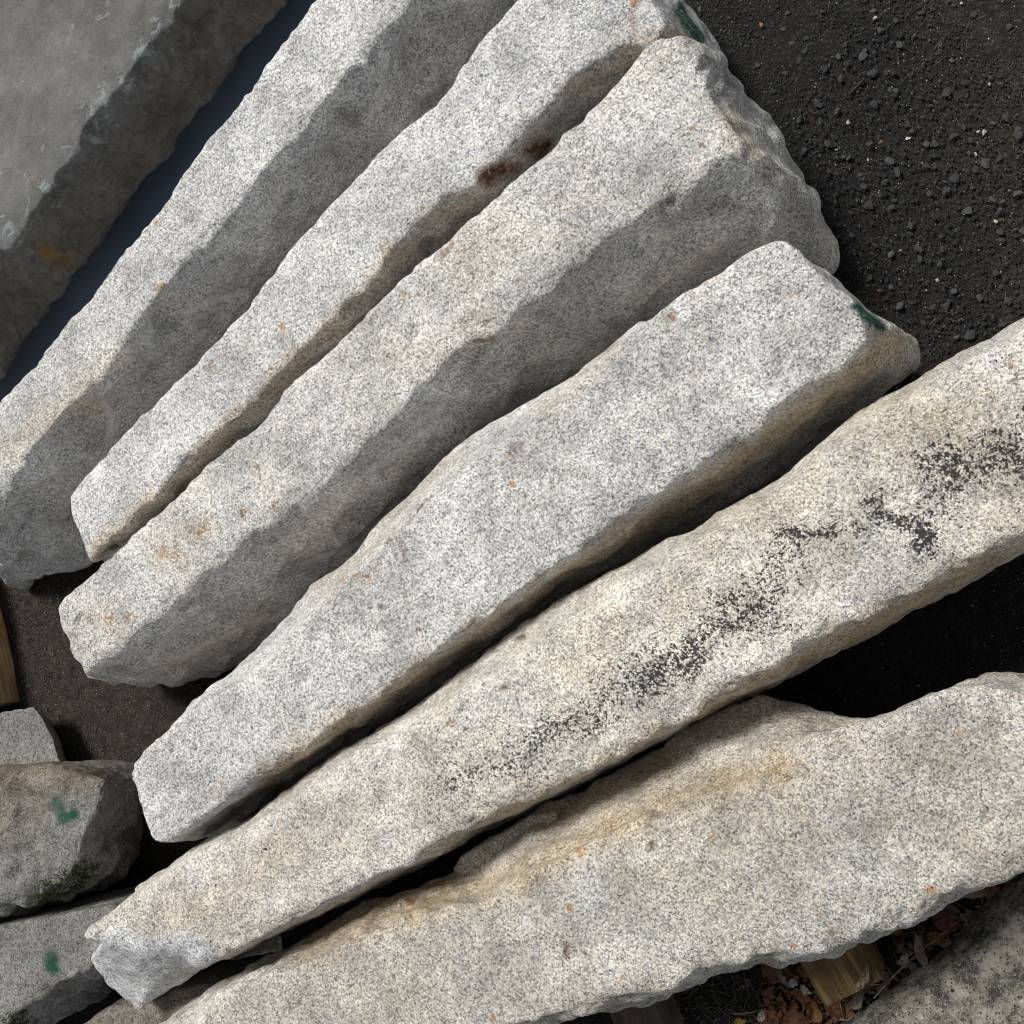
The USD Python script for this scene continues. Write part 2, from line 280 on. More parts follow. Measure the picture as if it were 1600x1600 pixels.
# ------------------------------------------------------------------ ground
def axis(lo, hi, step, far):
    mid = np.arange(lo, hi, step); out = []
    d, x = step, mid[-1]
    while x < far: d *= 1.35; x += d; out.append(x)
    left, d, x = [], step, mid[0]
    while x > -far: d *= 1.35; x -= d; left.append(x)
    return np.array(left[::-1] + list(mid) + out)
corners = unproject(np.array([0, 1600, 0, 1600]), np.array([0, 0, 1600, 1600]), 0.0)
gx, gy = axis(corners[:, 0].min() - .1, corners[:, 0].max() + .1, .007, 60), axis(corners[:, 1].min() - .1, corners[:, 1].max() + .1, .007, 60)
X, Y = np.meshgrid(gx, gy, indexing='ij')
gv = np.stack([X.ravel(), Y.ravel(), np.zeros(X.size)], 1)
gv[:, 2] = .006 * fbm(gv, .25, 2, 3) + .0032 * fbm(gv, .04, 3, 4) + .0022 * fbm(gv, .014, 2, 6)
i, j = np.meshgrid(np.arange(len(gx) - 1), np.arange(len(gy) - 1), indexing='ij'); k = (i * len(gy) + j).ravel()
gf = np.vstack([np.c_[k, k + len(gy), k + len(gy) + 1], np.c_[k, k + len(gy) + 1, k + 1]])
brown = blob(gv, [([(20, 900), (60, 1000), (160, 1130), (260, 1260)], 230, .75), ([(1600, 60), (1590, 230)], 190, .55), ([(1620, 400), (1640, 440)], 120, .8), ([(1500, 0), (1620, 20)], 140, .4)], soft=.8, warp=40)
tag(obj('ground', (gv, gf), SOIL, attrs={'stain': np.c_[brown, brown * 0, brown * 0]}), kind='structure')

# ------------------------------------------------------------------ the big stones
POSTS = 'rough granite posts laid side by side'
def post(nm, vf, mat, label, stains=None, marks=None, cat='stone post', group=POSTS, parts=False, mwarp=6.0):
    v, f = vf
    z = np.zeros(len(v)); s, mk = stains or {}, marks or {}
    at = np.array([*v[:, :2].mean(0), v[:, 2].min()])
    st = np.c_[blob(v, s['ochre'], soft=.95, warp=20, seed=61) if 'ochre' in s else z, blob(v, s['black'], soft=1.0, warp=48, seed=71) if 'black' in s else z, blob(v, s['rust'], soft=.7, warp=12, seed=81) if 'rust' in s else z]
    mr = np.c_[blob(v, mk['paint'], soft=.6, warp=mwarp * 1.5, seed=91) if 'paint' in mk else z, blob(v, mk['fresh'], soft=.15, warp=5, seed=95) if 'fresh' in mk else z, blob(v, [([(x, y)], q * 1.7, 1.0) for x, y, q in mk['orange']], soft=.8, warp=4, seed=97) if 'orange' in mk else z]
    at_ = {'stain': st, 'mark': mr}
    if 'vein' in mk: vn = blob(v, mk['vein'], soft=.9, warp=7, seed=99); at_['vein'] = np.c_[vn, z, z]
    if parts:
        p = thing(nm, at, label, cat, group); obj('body', (v, f), mat, p, attrs=at_, at=at); return p, at, v, f
    return tag(obj(nm, (v, f), mat, attrs=at_, at=at), label, cat, group)

def rows(tops, feet=None): return [(*t,) for t in tops]

# first post from the slab
r1 = [(-62, 770), (-50, 700), (0, 631), (52, 576), (103, 508), (138, 474), (193, 395), (251, 330), (285, 275), (333, 206), (402, 127), (430, 79), (495, 0), (560, -90), (640, -190),
      (740, -160), (690, -75), (634, 0), (613, 27), (569, 86), (514, 148), (481, 186), (430, 248), (378, 309), (327, 364), (285, 416), (248, 461), (206, 509), (179, 543), (120, 617), (69, 679), (34, 720, 172, 800), (0, 758, 150, 868), (-25, 790, 100, 885), (-50, 810, 30, 905), (-62, 800, 0, 908)]
post('granite_post', stone(r1, .33, .05, .0, off=.012, seed=101, side_amp=1.4, bedding=.55, side_facet=.13, fsize=.09, it=7, fs=2, L=.0055), GR[1],
     'pale granite post nearest the big brown slab, its lower right side dark and chipped',
     {'ochre': [([(20, 700), (70, 660), (130, 600), (190, 560)], 38, .45), ([(120, 640), (165, 640)], 40, .5), ([(250, 470), (300, 470)], 30, .25)], 'rust': [([(535, 178), (550, 182)], 22, .5)]}, {'vein': [([(285, 488), (330, 472), (372, 456)], 8, .75), ([(165, 630), (175, 655), (170, 690)], 9, .7), ([(232, 500), (235, 560)], 7, .5), ([(60, 690), (85, 740), (120, 790)], 7, .45), ([(330, 400), (420, 330)], 7, .5), ([(440, 300), (470, 285)], 8, .5), ([(20, 800), (70, 830)], 7, .4)], 'orange': [(242, 349, 7), (250, 445, 9), (245, 450, 7), (370, 165, 7)]})

# second
r2 = [(107, 772), (144, 730), (182, 692), (213, 655), (234, 641), (241, 631), (292, 579), (320, 548), (327, 543), (378, 488), (464, 378), (500, 337), (551, 285), (603, 227), (651, 186), (682, 168), (703, 137), (720, 107), (741, 76), (806, 0), (860, -60), (930, -95),
      (985, -40, 1040, -25, .10), (1012, 0, 1075, 8, .08), (1030, 22, 1105, 45, .06), (1046, 45, 1140, 100, .05), (1020, 65, 1120, 130, .05), (981, 66), (930, 98), (895, 122), (861, 156), (827, 196), (775, 250), (747, 286), (689, 312), (644, 354), (603, 408), (569, 452), (517, 500), (509, 510), (464, 557), (412, 609), (361, 660), (327, 683), (285, 720), (241, 776), (213, 803), (179, 838), (151, 868, 160, 872), (137, 871, 150, 873), (131, 851), (110, 799)]
post('granite_post', stone(r2, .33, .06, .0, off=.008, seed=202, side_facet=.10, fsize=.06, bulge=-.008, it=9, fs=2), GR[2],
     'narrow pale granite post with two dark rust patches along its lower edge',
     {'ochre': [([(150, 860), (240, 790), (340, 690), (470, 560), (560, 470), (640, 380)], 26, .75), ([(660, 350), (760, 290), (860, 200)], 30, .5), ([(910, 140), (1000, 70), (1060, 60)], 34, .6), ([(441, 517)], 12, .8), ([(330, 580)], 10, .6)],
      'rust': [([(758, 275), (785, 266)], 23, 1.0), ([(802, 262)], 20, .8), ([(842, 232)], 24, 1.0), ([(832, 238), (852, 226)], 20, 1.0), ([(985, 18), (990, 45)], 10, .5)]},
     {'paint': [([(1064, 16), (1076, 36), (1092, 60)], 17, 1.0)], 'orange': [(441, 512, 9), (424, 577, 6), (418, 605, 5), (330, 575, 8), (990, 5, 10), (992, 30, 8)]})

# third
r3 = [(90, 961), (93, 943), (110, 926), (148, 892), (182, 861), (213, 830), (247, 802), (285, 768), (320, 730), (364, 692), (406, 665), (447, 607), (509, 555), (543, 524), (569, 495), (620, 447), (648, 419), (692, 385), (723, 357), (768, 316), (802, 282), (861, 234), (878, 210), (902, 192), (940, 161), (981, 113), (1005, 82), (1030, 64), (1050, 60),
      (1071, 65, 1095, 80, .26), (1084, 82, 1126, 96, .22), (1095, 137, 1167, 151, .14), (1119, 175, 1232, 237, .08), (1150, 215, 1291, 354, .06), (1146, 236, 1308, 408, .05), (1110, 258, 1285, 428, .05), (1050, 300, 1150, 440, .05), (1000, 338, 1090, 470, .05), (930, 382, 1010, 525, .05), (870, 430, 960, 560, .05), (820, 470, 915, 600, .05), (760, 510, 860, 640, .05), (700, 560, 800, 690, .05), (640, 620, 735, 740, .05), (560, 700, 655, 815, .05), (470, 770, 570, 890, .05), (430, 800, 520, 920, .05),
      (330, 885, 440, 985, .05), (250, 955, 345, 1050, .05), (200, 1000, 300, 1066, .06), (160, 1030, 242, 1068, .07), (137, 1042, 180, 1060, .10), (128, 1034, 140, 1053, .16), (113, 1022), (103, 992)]
post('granite_post', stone(r3, .335, .05, .0, off=.006, seed=303, side_amp=1.2, bedding=.70, side_facet=.09, fsize=.07, bulge=.008, it=10, fs=2, L=.0055, cracks=[([(121, 975), (120, 968), (130, 962)], 5, .010)]), GR[3],
     'long granite post with buff patches and a broad sloping right end above the dark dirt',
     {'ochre': [([(300, 830), (320, 825)], 30, .55), ([(255, 865), (275, 870)], 24, .5), ([(150, 960), (180, 985)], 40, .3), ([(260, 1040), (330, 1010), (420, 960)], 22, .4), ([(1140, 190), (1230, 290), (1290, 390)], 26, .45), ([(700, 250), (760, 520), (640, 560)], 50, .2), ([(627, 632)], 9, .8)],
      'rust': [([(403, 728)], 6, .9), ([(380, 803)], 6, .9), ([(1099, 229)], 7, .7), ([(1035, 330)], 7, .6), ([(740, 535), (770, 527)], 6, .6), ([(690, 400), (704, 385)], 7, .5)]}, {'vein': [([(570, 740), (640, 690), (690, 660)], 6, .5), ([(480, 880), (560, 850), (600, 830)], 7, .5), ([(280, 1030), (360, 990), (430, 960)], 7, .45), ([(690, 640), (640, 670)], 8, .5)], 'orange': [(1099, 229, 8), (1080, 200, 6), (690, 400, 7), (708, 380, 7), (696, 390, 6), (735, 335, 6), (765, 333, 6), (802, 292, 6), (650, 462, 8), (665, 465, 7), (632, 460, 7), (770, 530, 8), (800, 512, 7), (820, 505, 6), (533, 545, 7), (510, 520, 6), (400, 730, 8), (380, 800, 8), (315, 830, 12), (255, 865, 12), (275, 870, 10), (490, 660, 7), (520, 680, 8), (430, 615, 6), (150, 1018, 7), (95, 945, 5), (170, 970, 14), (200, 960, 12), (1035, 330, 7), (430, 790, 12), (470, 580, 8)]})

# fourth
r4 = [(206, 1211), (207, 1198), (223, 1176), (292, 1114, 290, 1108), (318, 1094, 314, 1088, .28), (345, 1088, 327, 1076, .27), (385, 1065, 361, 1052, .25), (455, 1000, 430, 985, .25), (520, 930, 490, 910, .25), (569, 878, 536, 884, .25), (600, 850, 560, 858, .25), (631, 825, 597, 808, .25), (661, 780, 640, 773, .25), (741, 732, 686, 722, .25), (792, 690, 704, 704, .25), (861, 645, 775, 657, .25), (905, 605, 826, 630, .26), (945, 562, 880, 598, .27), (985, 528, 935, 560, .28), (1020, 500, 998, 503, .29), (1060, 464), (1102, 440), (1143, 409), (1181, 388), (1215, 372), (1242, 388),
      (1263, 412, 1277, 414, .27), (1291, 440, 1325, 458, .22), (1325, 467, 1362, 495, .20), (1349, 498, 1414, 520, .14), (1356, 524, 1436, 547, .08), (1352, 538, 1437, 572, .06), (1335, 556, 1377, 622, .08), (1298, 579, 1346, 645, .08), (1242, 613, 1300, 680, .08), (1187, 655, 1245, 725, .08), (1136, 696, 1195, 765, .08), (1095, 723, 1150, 790, .08), (1048, 747, 1095, 820, .08), (981, 792, 1030, 855, .08), (912, 851, 960, 905, .08), (844, 899, 890, 948, .08), (775, 947, 820, 995, .08), (706, 998, 750, 1040, .08), (644, 1043, 690, 1078, .08), (547, 1112, 590, 1145, .08), (481, 1163, 525, 1190, .08), (412, 1201, 455, 1230, .08), (344, 1253, 380, 1275, .10), (299, 1291, 325, 1302, .16), (268, 1316, 280, 1318, .24), (244, 1315), (234, 1297), (220, 1263)]
post('granite_post', stone(r4, .335, .08, .0, off=.006, seed=404, side_facet=.07, fsize=.08, bulge=-.004, it=9, fs=3, L=.005, cracks=[([(640, 815), (660, 783), (690, 762)], 6, .010), ([(840, 662), (856, 648)], 4, .006), ([(306, 1166), (304, 1174)], 4, .008)]), GR[4],
     'silver grey middle granite post with brown lower side and green paint on its end',
     {'ochre': [([(1400, 530), (1340, 580), (1200, 690), (1050, 800), (900, 890), (770, 980), (650, 1060), (540, 1130), (420, 1210)], 34, .95), ([(700, 710), (600, 820), (500, 920)], 26, .35), ([(850, 640), (960, 550)], 24, .3)],
      'rust': [([(596, 948)], 8, 1.0), ([(1040, 500), (1055, 492)], 8, .45), ([(628, 845), (633, 870)], 6, .5), ([(800, 700), (815, 690)], 8, .45)],
      'black': []},
     {'paint': [([(1336, 478), (1356, 494), (1378, 512)], 11, 1.0)], 'orange': [(1050, 497, 9), (1095, 465, 8), (1105, 440, 7), (1120, 435, 7), (628, 845, 8), (630, 860, 9), (634, 872, 7), (795, 710, 9), (815, 708, 8), (765, 742, 7), (800, 755, 7), (535, 905, 8), (575, 905, 9), (555, 900, 8), (840, 828, 7), (655, 985, 6), (345, 1225, 8), (330, 1235, 7), (425, 1155, 6), (1250, 460, 8), (970, 675, 6), (575, 1040, 7)]})

# fifth
r5 = [(134, 1466), (141, 1452, 138, 1456), (178, 1425), (215, 1400, 206, 1392, .27), (255, 1376, 241, 1368, .26), (295, 1345, 285, 1340, .25), (344, 1322, 327, 1309, .25), (412, 1284, 385, 1284, .25), (481, 1242, 447, 1238, .25), (547, 1194, 500, 1192, .25), (569, 1177, 530, 1176, .25), (631, 1150, 580, 1148, .25), (706, 1102, 660, 1096, .25), (760, 1066, 706, 1056, .25), (820, 1032, 760, 1018, .25), (878, 985, 812, 978, .25), (964, 942, 890, 928, .25), (1046, 875, 985, 878, .25), (1084, 853, 1030, 847, .25), (1119, 835, 1085, 826, .25), (1180, 800, 1150, 786, .25), (1240, 755, 1220, 748, .26), (1300, 705, 1285, 690, .26), (1365, 660, 1349, 636, .25), (1430, 625, 1411, 605, .25), (1480, 592, 1462, 571, .25), (1560, 550, 1548, 530, .25), (1620, 515, 1605, 495, .25), (1750, 440, 1730, 420, .25), (1850, 520),
      (1850, 720, 1850, 770), (1700, 785, 1700, 825), (1600, 830, 1600, 869), (1548, 853, 1550, 895), (1514, 877, 1514, 913), (1445, 911, 1462, 941), (1394, 942, 1394, 972), (1359, 963, 1342, 1003), (1325, 974, 1310, 1020), (1249, 1004, 1260, 1044), (1222, 1034, 1239, 1051), (1184, 1052, 1181, 1084), (1119, 1076, 1112, 1119), (1050, 1130, 1050, 1150), (981, 1172, 990, 1182), (895, 1210, 900, 1232), (809, 1251, 812, 1272), (741, 1284, 750, 1302), (672, 1324, 690, 1333), (603, 1359, 620, 1367), (534, 1399, 550, 1405), (481, 1424, 490, 1430), (412, 1460, 412, 1470), (361, 1486, 361, 1495), (313, 1505, 316, 1510, .20), (299, 1478, 275, 1540, .20, .004), (270, 1474, 213, 1578, .20, .004), (237, 1482, 186, 1556, .20), (195, 1474, 155, 1525, .22), (160, 1470, 137, 1500, .25)]
def z5(x, y): return .335
post('granite_post', stone(r5, z5, .10, .0, off=.006, seed=515, side_facet=.05, fsize=.07, it=10, fs=3, amp=1.3, inset=.06), GR[5],
     'buff granite post crusted with black specks, running off the right side of the picture',
     {'ochre': [([(1600, 850), (1450, 930), (1300, 1010), (1180, 1070), (1080, 1130)], 26, .9), ([(1300, 620), (1500, 640), (1600, 780)], 110, .25), ([(1150, 800), (1000, 960), (900, 1100)], 80, .22), ([(450, 1330), (340, 1400), (280, 1430)], 50, .35), ([(1040, 1140), (900, 1215), (760, 1285)], 20, .45)],
      'black': [([(700, 1235), (840, 1160), (1010, 1050), (1140, 950), (1260, 855), (1440, 800), (1620, 680)], 105, .66), ([(1000, 1065), (1090, 1010)], 80, .92), ([(1120, 965), (1185, 955)], 75, .86), ([(1215, 850), (1300, 850)], 50, .85), ([(1370, 800), (1450, 850)], 62, .95), ([(1470, 740), (1620, 690)], 110, .85), ([(850, 1140), (930, 1130)], 75, .76), ([(710, 1230)], 34, .82), ([(1160, 1000), (1210, 970)], 50, .7), ([(400, 1320)], 40, .6), ([(1560, 570)], 30, .6)],
      'rust': [([(787, 1070)], 8, .9), ([(813, 996)], 9, 1.0), ([(727, 1142)], 8, .9)]},
     {'fresh': [([(190, 1500), (235, 1520), (285, 1505)], 55, .8)], 'orange': [(1580, 570, 7), (1540, 618, 6), (680, 1140, 9), (700, 1130, 8), (320, 1455, 7), (440, 1285, 9), (530, 1310, 8), (790, 1205, 9), (820, 1225, 10), (1030, 1175, 8), (1370, 1000, 8)]})

# sixth
r6 = [(250, 1640, 220, 1625), (320, 1590, 258, 1597), (375, 1550, 309, 1560), (430, 1521, 361, 1529), (465, 1506, 430, 1488), (500, 1492, 481, 1463), (569, 1456, 534, 1432), (637, 1438, 590, 1408), (706, 1425, 660, 1385), (758, 1421, 705, 1368), (809, 1394, 745, 1334), (878, 1352, 782, 1308), (912, 1342, 840, 1272), (981, 1306, 930, 1230), (1050, 1282, 990, 1200), (1102, 1262, 1050, 1158), (1153, 1235, 1084, 1128), (1190, 1212, 1130, 1108), (1229, 1190, 1187, 1094), (1256, 1166, 1240, 1104), (1284, 1150, 1290, 1120), (1325, 1136, 1320, 1131, .20), (1359, 1137, 1365, 1126, .20), (1411, 1124, 1411, 1108, .18), (1462, 1104, 1480, 1080, .18), (1507, 1084, 1531, 1066, .18), (1550, 1072, 1566, 1052, .18), (1600, 1080, 1605, 1056, .18), (1700, 1100, 1700, 1075, .18), (1780, 1170),
      (1780, 1275), (1700, 1305), (1600, 1342, 1600, 1345), (1548, 1367, 1548, 1371), (1480, 1392, 1473, 1398), (1450, 1414, 1445, 1421), (1394, 1437, 1394, 1442), (1342, 1452, 1342, 1456), (1291, 1470, 1291, 1473), (1239, 1484, 1239, 1487), (1187, 1494, 1187, 1497), (1119, 1505, 1119, 1508), (1084, 1523, 1084, 1528), (1050, 1536, 1050, 1539), (981, 1555, 981, 1559), (912, 1573, 912, 1576), (844, 1595, 844, 1598), (700, 1630, 700, 1650), (500, 1690, 500, 1710), (330, 1700)]
p6, at6, v6, f6 = post('granite_post', stone(r6, .34, .17, .095, off=.01, seed=606, hidden=.75, side_amp=1.3, bedding=.45, side_facet=.09, fsize=.08, it=10, fs=3, amp=1.35, inset=.05, bulge=-.004, cracks=[([(880, 1352), (912, 1338), (950, 1318)], 5, .006)]), GR[6],
     'lowest granite post with ochre stained upper side and a hollow in its right half',
     {'ochre': [([(1230, 1195), (1150, 1225), (1050, 1250), (960, 1290), (880, 1330), (800, 1370), (700, 1400), (600, 1430), (480, 1480)], 48, .85), ([(1040, 1200), (960, 1240), (860, 1300)], 45, .5), ([(1250, 1150), (1330, 1160)], 40, .35), ([(1100, 1270), (1300, 1200), (1500, 1150)], 90, .2)],
      'rust': [([(640, 1405), (650, 1400)], 10, .4), ([(1017, 1322)], 9, 1.0), ([(885, 1478), (884, 1488)], 8, 1.0), ([(662, 1405)], 7, .9)]}, {'orange': [(640, 1408, 12), (690, 1385, 9), (510, 1465, 8), (550, 1470, 9), (890, 1420, 9), (885, 1370, 8), (970, 1398, 7), (970, 1500, 8), (970, 1530, 9), (770, 1590, 9), (815, 1580, 8), (1220, 1460, 11), (1240, 1475, 11), (1210, 1488, 8), (1455, 1388, 12), (1400, 1405, 9), (1115, 1310, 10), (1440, 1165, 9), (1360, 1180, 8), (1500, 1145, 9), (1495, 1220, 8), (1300, 1265, 9), (1450, 1280, 10), (750, 1505, 7), (1285, 1430, 7), (955, 1290, 12), (910, 1328, 12), (1235, 1210, 11)]}, parts=True)

# the small broken flake on the sixth post's upper side
fl = [(708, 1360), (716, 1347), (738, 1332), (775, 1311), (812, 1288), (845, 1272), (872, 1268), (868, 1290), (830, 1318), (785, 1345), (745, 1364), (720, 1370)]
fv, ff = stone(fl, .212, .17, .12, L=.0045, it=6, seed=71, amp=.9)
obj('flake', (fv, ff), GR[6], p6, attrs={'stain': np.zeros((len(fv), 3)), 'mark': np.zeros((len(fv), 3))}, at=at6)

# ------------------------------------------------------------------ bluestone slabs
def slab_mat():
    nodes = {'geo': ('geometry', {}), 'a': ('attribute', {'attribute': 'stain'}), 'sa': ('separate_color', {}),
             'n': ('noise_texture', {'scale': 7.0, 'detail': 10.0, 'roughness': .76}), 'r': ('rgb_ramp', {'ramp': [(.28, (.072, .066, .057)), (.44, (.118, .110, .098)), (.56, (.158, .149, .136)), (.74, (.225, .217, .205))]}),
             'n2': ('noise_texture', {'scale': 30.0, 'detail': 6.0, 'roughness': .72, 'distortion': .6}), 'lw': ('map_range', {'from_min': 0, 'from_max': 1, 'to_min': .615, 'to_max': .51}), 'ls': ('math', {'math_type': 'subtract'}), 'lt': ('map_range', {'from_min': 0, 'from_max': .06, 'to_min': 0, 'to_max': .62, 'clamp': True}), 'ml': ('mix', {'color2': (.30, .335, .345)}), 'ck': ('voronoi_texture', {'feature': 'distance_to_edge', 'scale': 26.0}), 'cw': ('vector_math', {'math_type': 'multiply_add', 'vector2': (.05, .05, .05)}), 'ct': ('map_range', {'from_min': 0.0, 'from_max': .05, 'to_min': .8, 'to_max': 0.0, 'clamp': True}), 'cg': ('math', {'math_type': 'multiply'}), 'gn': ('separate_xyz', {}), 'gt': ('map_range', {'from_min': .75, 'from_max': .5, 'clamp': True}), 'mk': ('mix', {'mix_type': 'multiply', 'color2': (.45, .44, .42)}), 'fg': ('noise_texture', {'scale': 260.0, 'detail': 3.0, 'roughness': .8}), 'ft': ('map_range', {'from_min': .3, 'from_max': .7, 'to_min': .72, 'to_max': 1.22}), 'fc': ('combine_color', {}), 'fm': ('mix', {'mix_type': 'multiply', 'fac': 1.0}),
             'mb': ('mix', {'mix_type': 'multiply', 'color2': (.72, .82, .86)}), 'bf': ('math', {'math_type': 'multiply', 'value2': .8}), 'mo': ('mix', {'color2': (.22, .12, .02)}), 'of': ('math', {'math_type': 'multiply'}), 'om': ('map_range', {'from_min': .4, 'from_max': .6, 'clamp': True}),
             'nb': ('noise_texture', {'scale': 60.0, 'detail': 8.0, 'roughness': .8}), 'bump': ('bump', {'strength': 1.0, 'distance': .006}), 'p': ('principled_bsdf', {'roughness': .72, 'specular_ior_level': .35})}
    L = [('geo.position', k + '.vector') for k in ('n', 'n2', 'nb')] + [('n.fac', 'r.fac'), ('a.color', 'sa.color'), ('sa.g', 'bf.value1'), ('bf.value', 'mb.fac'), ('r.color', 'mb.color1'), ('sa.g', 'lw.value'), ('n2.fac', 'ls.value1'), ('lw.result', 'ls.value2'), ('ls.value', 'lt.value'), ('lt.result', 'ml.fac'), ('mb.color', 'ml.color1'),
         ('n2.fac', 'om.value'), ('om.result', 'of.value1'), ('sa.b', 'of.value2'), ('of.value', 'mo.fac'), ('ml.color', 'mo.color1'), ('n2.color', 'cw.vector1'), ('geo.position', 'cw.vector3'), ('cw.vector', 'ck.vector'), ('ck.distance', 'ct.value'), ('geo.normal', 'gn.vector'), ('gn.z', 'gt.value'), ('ct.result', 'cg.value1'), ('gt.result', 'cg.value2'), ('cg.value', 'mk.fac'), ('mo.color', 'mk.color1'), ('geo.position', 'fg.vector'), ('fg.fac', 'ft.value'), ('ft.result', 'fc.r'), ('ft.result', 'fc.g'), ('ft.result', 'fc.b'), ('mk.color', 'fm.color1'), ('fc.color', 'fm.color2'), ('fm.color', 'p.base_color'), ('nb.fac', 'bump.height'), ('bump.normal', 'p.normal')]
    return usdkit.material(stage, '/World/Looks/brown_bluestone', nodes, L, surface='p.BSDF')
SLAB = slab_mat()
rs = [(-420, -320), (-420, 500, -330, 560), (-150, 480, -40, 640), (-60, 440, -5, 600), (0, 388, 28, 540), (28, 354, 65, 483), (65, 309, 103, 435), (83, 275, 134, 400), (113, 237, 172, 352), (131, 196, 213, 293), (155, 168, 258, 238), (193, 124, 299, 173), (220, 89, 330, 145), (241, 52, 346, 115), (265, 28, 371, 90), (282, 0, 399, 55), (330, -60, 437, 0), (420, -170, 520, -110), (480, -320)]
post('flagstone_slab', stone(rs, .34, .17, .10, off=.0, L=.0058, it=3, seed=707, fs=1, side_facet=.22, fsize=.034, amp=.6, side_amp=2.6, bedding=.9, inset=.10, top_facet=.02, bulge=.004), SLAB,
     'big brownish grey slab in the upper left corner with a dark chipped edge', {'black': [([(0, 380), (60, 300), (150, 185), (215, 90), (270, 10)], 34, .9)], 'rust': [([(70, 392), (100, 402)], 22, 1.0)]}, cat='slab', group=None)
BLUE = ramp_mat('sawn_bluestone', 5.0, [(.3, (.095, .130, .175)), (.55, (.125, .165, .215)), (.8, (.18, .22, .27))], rough=.6, bump_scale=90, bump=.25, dist=.001)
rb = [(-200, 400), (-200, 700), (-60, 720), (150, 590), (300, 400), (500, 150), (680, -150), (400, -200), (120, 150)]
post('bluestone_paver', stone(rb, .10, .06, .0, L=.012, it=2, seed=808, amp=.12), BLUE, 'smooth dark blue slab lying low in the gap beside the first granite post', cat='slab', group=None)

# ------------------------------------------------------------------ blocks at the lower left
BLK = 'rough granite blocks at the lower left'
ra = [(-90, 1128), (0, 1115), (17, 1112), (52, 1105), (65, 1122), (83, 1157), (91, 1184), (100, 1215), (80, 1290), (-90, 1290)]
post('granite_block', stone(ra, .075, .03, .0, off=-.03, L=.005, it=2, seed=909, amp=.8), GR[7], 'flat grey granite block behind the green marked boulder, beside the timber', cat='stone block', group=BLK)
rbo = [(-110, 1255, None, None, None, -.03), (-40, 1225, -70, 1205, .18, 0), (30, 1208, 20, 1196, .2, -.02), (86, 1204, 82, 1193, .2, -.015), (130, 1212, 150, 1202, .18, -.015), (160, 1222, 186, 1218, .15, -.01), (158, 1245, 199, 1240, .12, 0), (140, 1270, 202, 1272, .10, .005), (125, 1300, 200, 1308, .07, .01), (118, 1330, 206, 1330, .06, .005), (115, 1355, 198, 1352, .06, -.02), (100, 1375, 172, 1376, .06, -.035), (70, 1392, 138, 1394, .06, -.035), (40, 1402, 100, 1408, .06, -.03), (10, 1410, 52, 1434, .06, -.03), (-40, 1420, 10, 1447, .06, -.03), (-110, 1440, -80, 1470, .06, -.03)]
vb, fb = stone(rbo, .285, .06, .0, off=.02, L=.0045, it=9, seed=1010, amp=1.3, side_facet=.20, fs=2, fsize=.05, top_facet=.13, bulge=.004)
pb, atb, vb, fb = post('granite_boulder', (vb, fb), GR[8], 'rounded brownish grey boulder with a green paint mark and moss on its side',
     {'ochre': [([(0, 1215), (60, 1205), (150, 1215)], 40, .7), ([(0, 1280), (60, 1240)], 60, .3)]}, {'paint': [([(86, 1255), (96, 1272)], 12, .75), ([(95, 1280), (115, 1272)], 13, 1.0)]}, cat='boulder', group=BLK, parts=True, mwarp=8.0)
rc = [(-90, 1470), (0, 1450), (58, 1438), (127, 1425), (175, 1416), (200, 1440), (190, 1475), (160, 1498, 185, 1530), (124, 1519, 172, 1550), (103, 1528, 140, 1572), (52, 1559, 96, 1592), (17, 1586, 60, 1625), (-30, 1625, 20, 1680), (-90, 1640)]
vc_, fc_ = stone(rc, .22, .05, .0, off=.0, L=.005, it=5, seed=1111, amp=1.1, side_facet=.16, fs=2, fsize=.05, top_facet=.06)
pc, atc, vc_, fc_ = post('granite_block', (vc_, fc_), GR[7], 'grey granite block with round green paint dot, under the end of the buff post', None, {'paint': [([(80, 1500), (82, 1512)], 17, 1.0)]}, cat='stone block', group=BLK, parts=True)
rd = [(90, 1640), (138, 1600), (172, 1578), (206, 1574), (240, 1562), (275, 1548), (309, 1541), (345, 1540), (360, 1570), (330, 1620), (250, 1680), (150, 1690)]
post('granite_block', stone(rd, .15, .05, .0, off=.01, L=.005, it=6, seed=1212, amp=1.2, side_facet=.08, top_facet=.05, fsize=.04), GR[8], 'low brown stone fragment showing between the ends of the two lowest posts', {'ochre': [([(150, 1600), (300, 1550)], 60, .5)]}, cat='stone block', group=BLK)

# moss tufts: short upright blades on the stone's own surface
MOSS = ramp_mat('moss', 90, [(.3, (.018, .026, .006)), (.55, (.045, .055, .010)), (.8, (.085, .085, .02))], rough=.9)
def moss(parent, at, v, f, spots, n, seed):
    rng = np.random.default_rng(seed); w = blob(v, spots, soft=.5, warp=8, seed=seed)
    nn = normals(v, f); ids = np.nonzero((w > .2) & (nn[:, 2] > -.3))[0]
    if not len(ids): return
    V, Fc = [], []
    for k in rng.choice(ids, n):
        b = v[k] + rng.normal(0, .003, 3); d = nn[k] + rng.normal(0, .55, 3); d /= np.linalg.norm(d); d *= rng.uniform(.002, .0045)
        s = np.cross(d, rng.normal(0, 1, 3)); s *= .0011 / max(np.linalg.norm(s), 1e-9); c = len(V)
        V += [b - s, b + s, b + d * .6 + s * .8, b + d, b + d * .6 - s * .8]; Fc += [(c, c + 1, c + 2), (c, c + 2, c + 4), (c + 4, c + 2, c + 3)]
    tag(obj('moss', (np.array(V), np.array(Fc)), MOSS, parent, smooth=False, at=at), kind='stuff')
moss(pb, atb, vb, fb, [([(72, 1390), (100, 1382), (126, 1364)], 19, 1.0), ([(130, 1350), (150, 1352)], 7, .6)], 3200, 11)
moss(pc, atc, vc_, fc_, [([(20, 1592), (32, 1588)], 14, 1.0)], 900, 12)

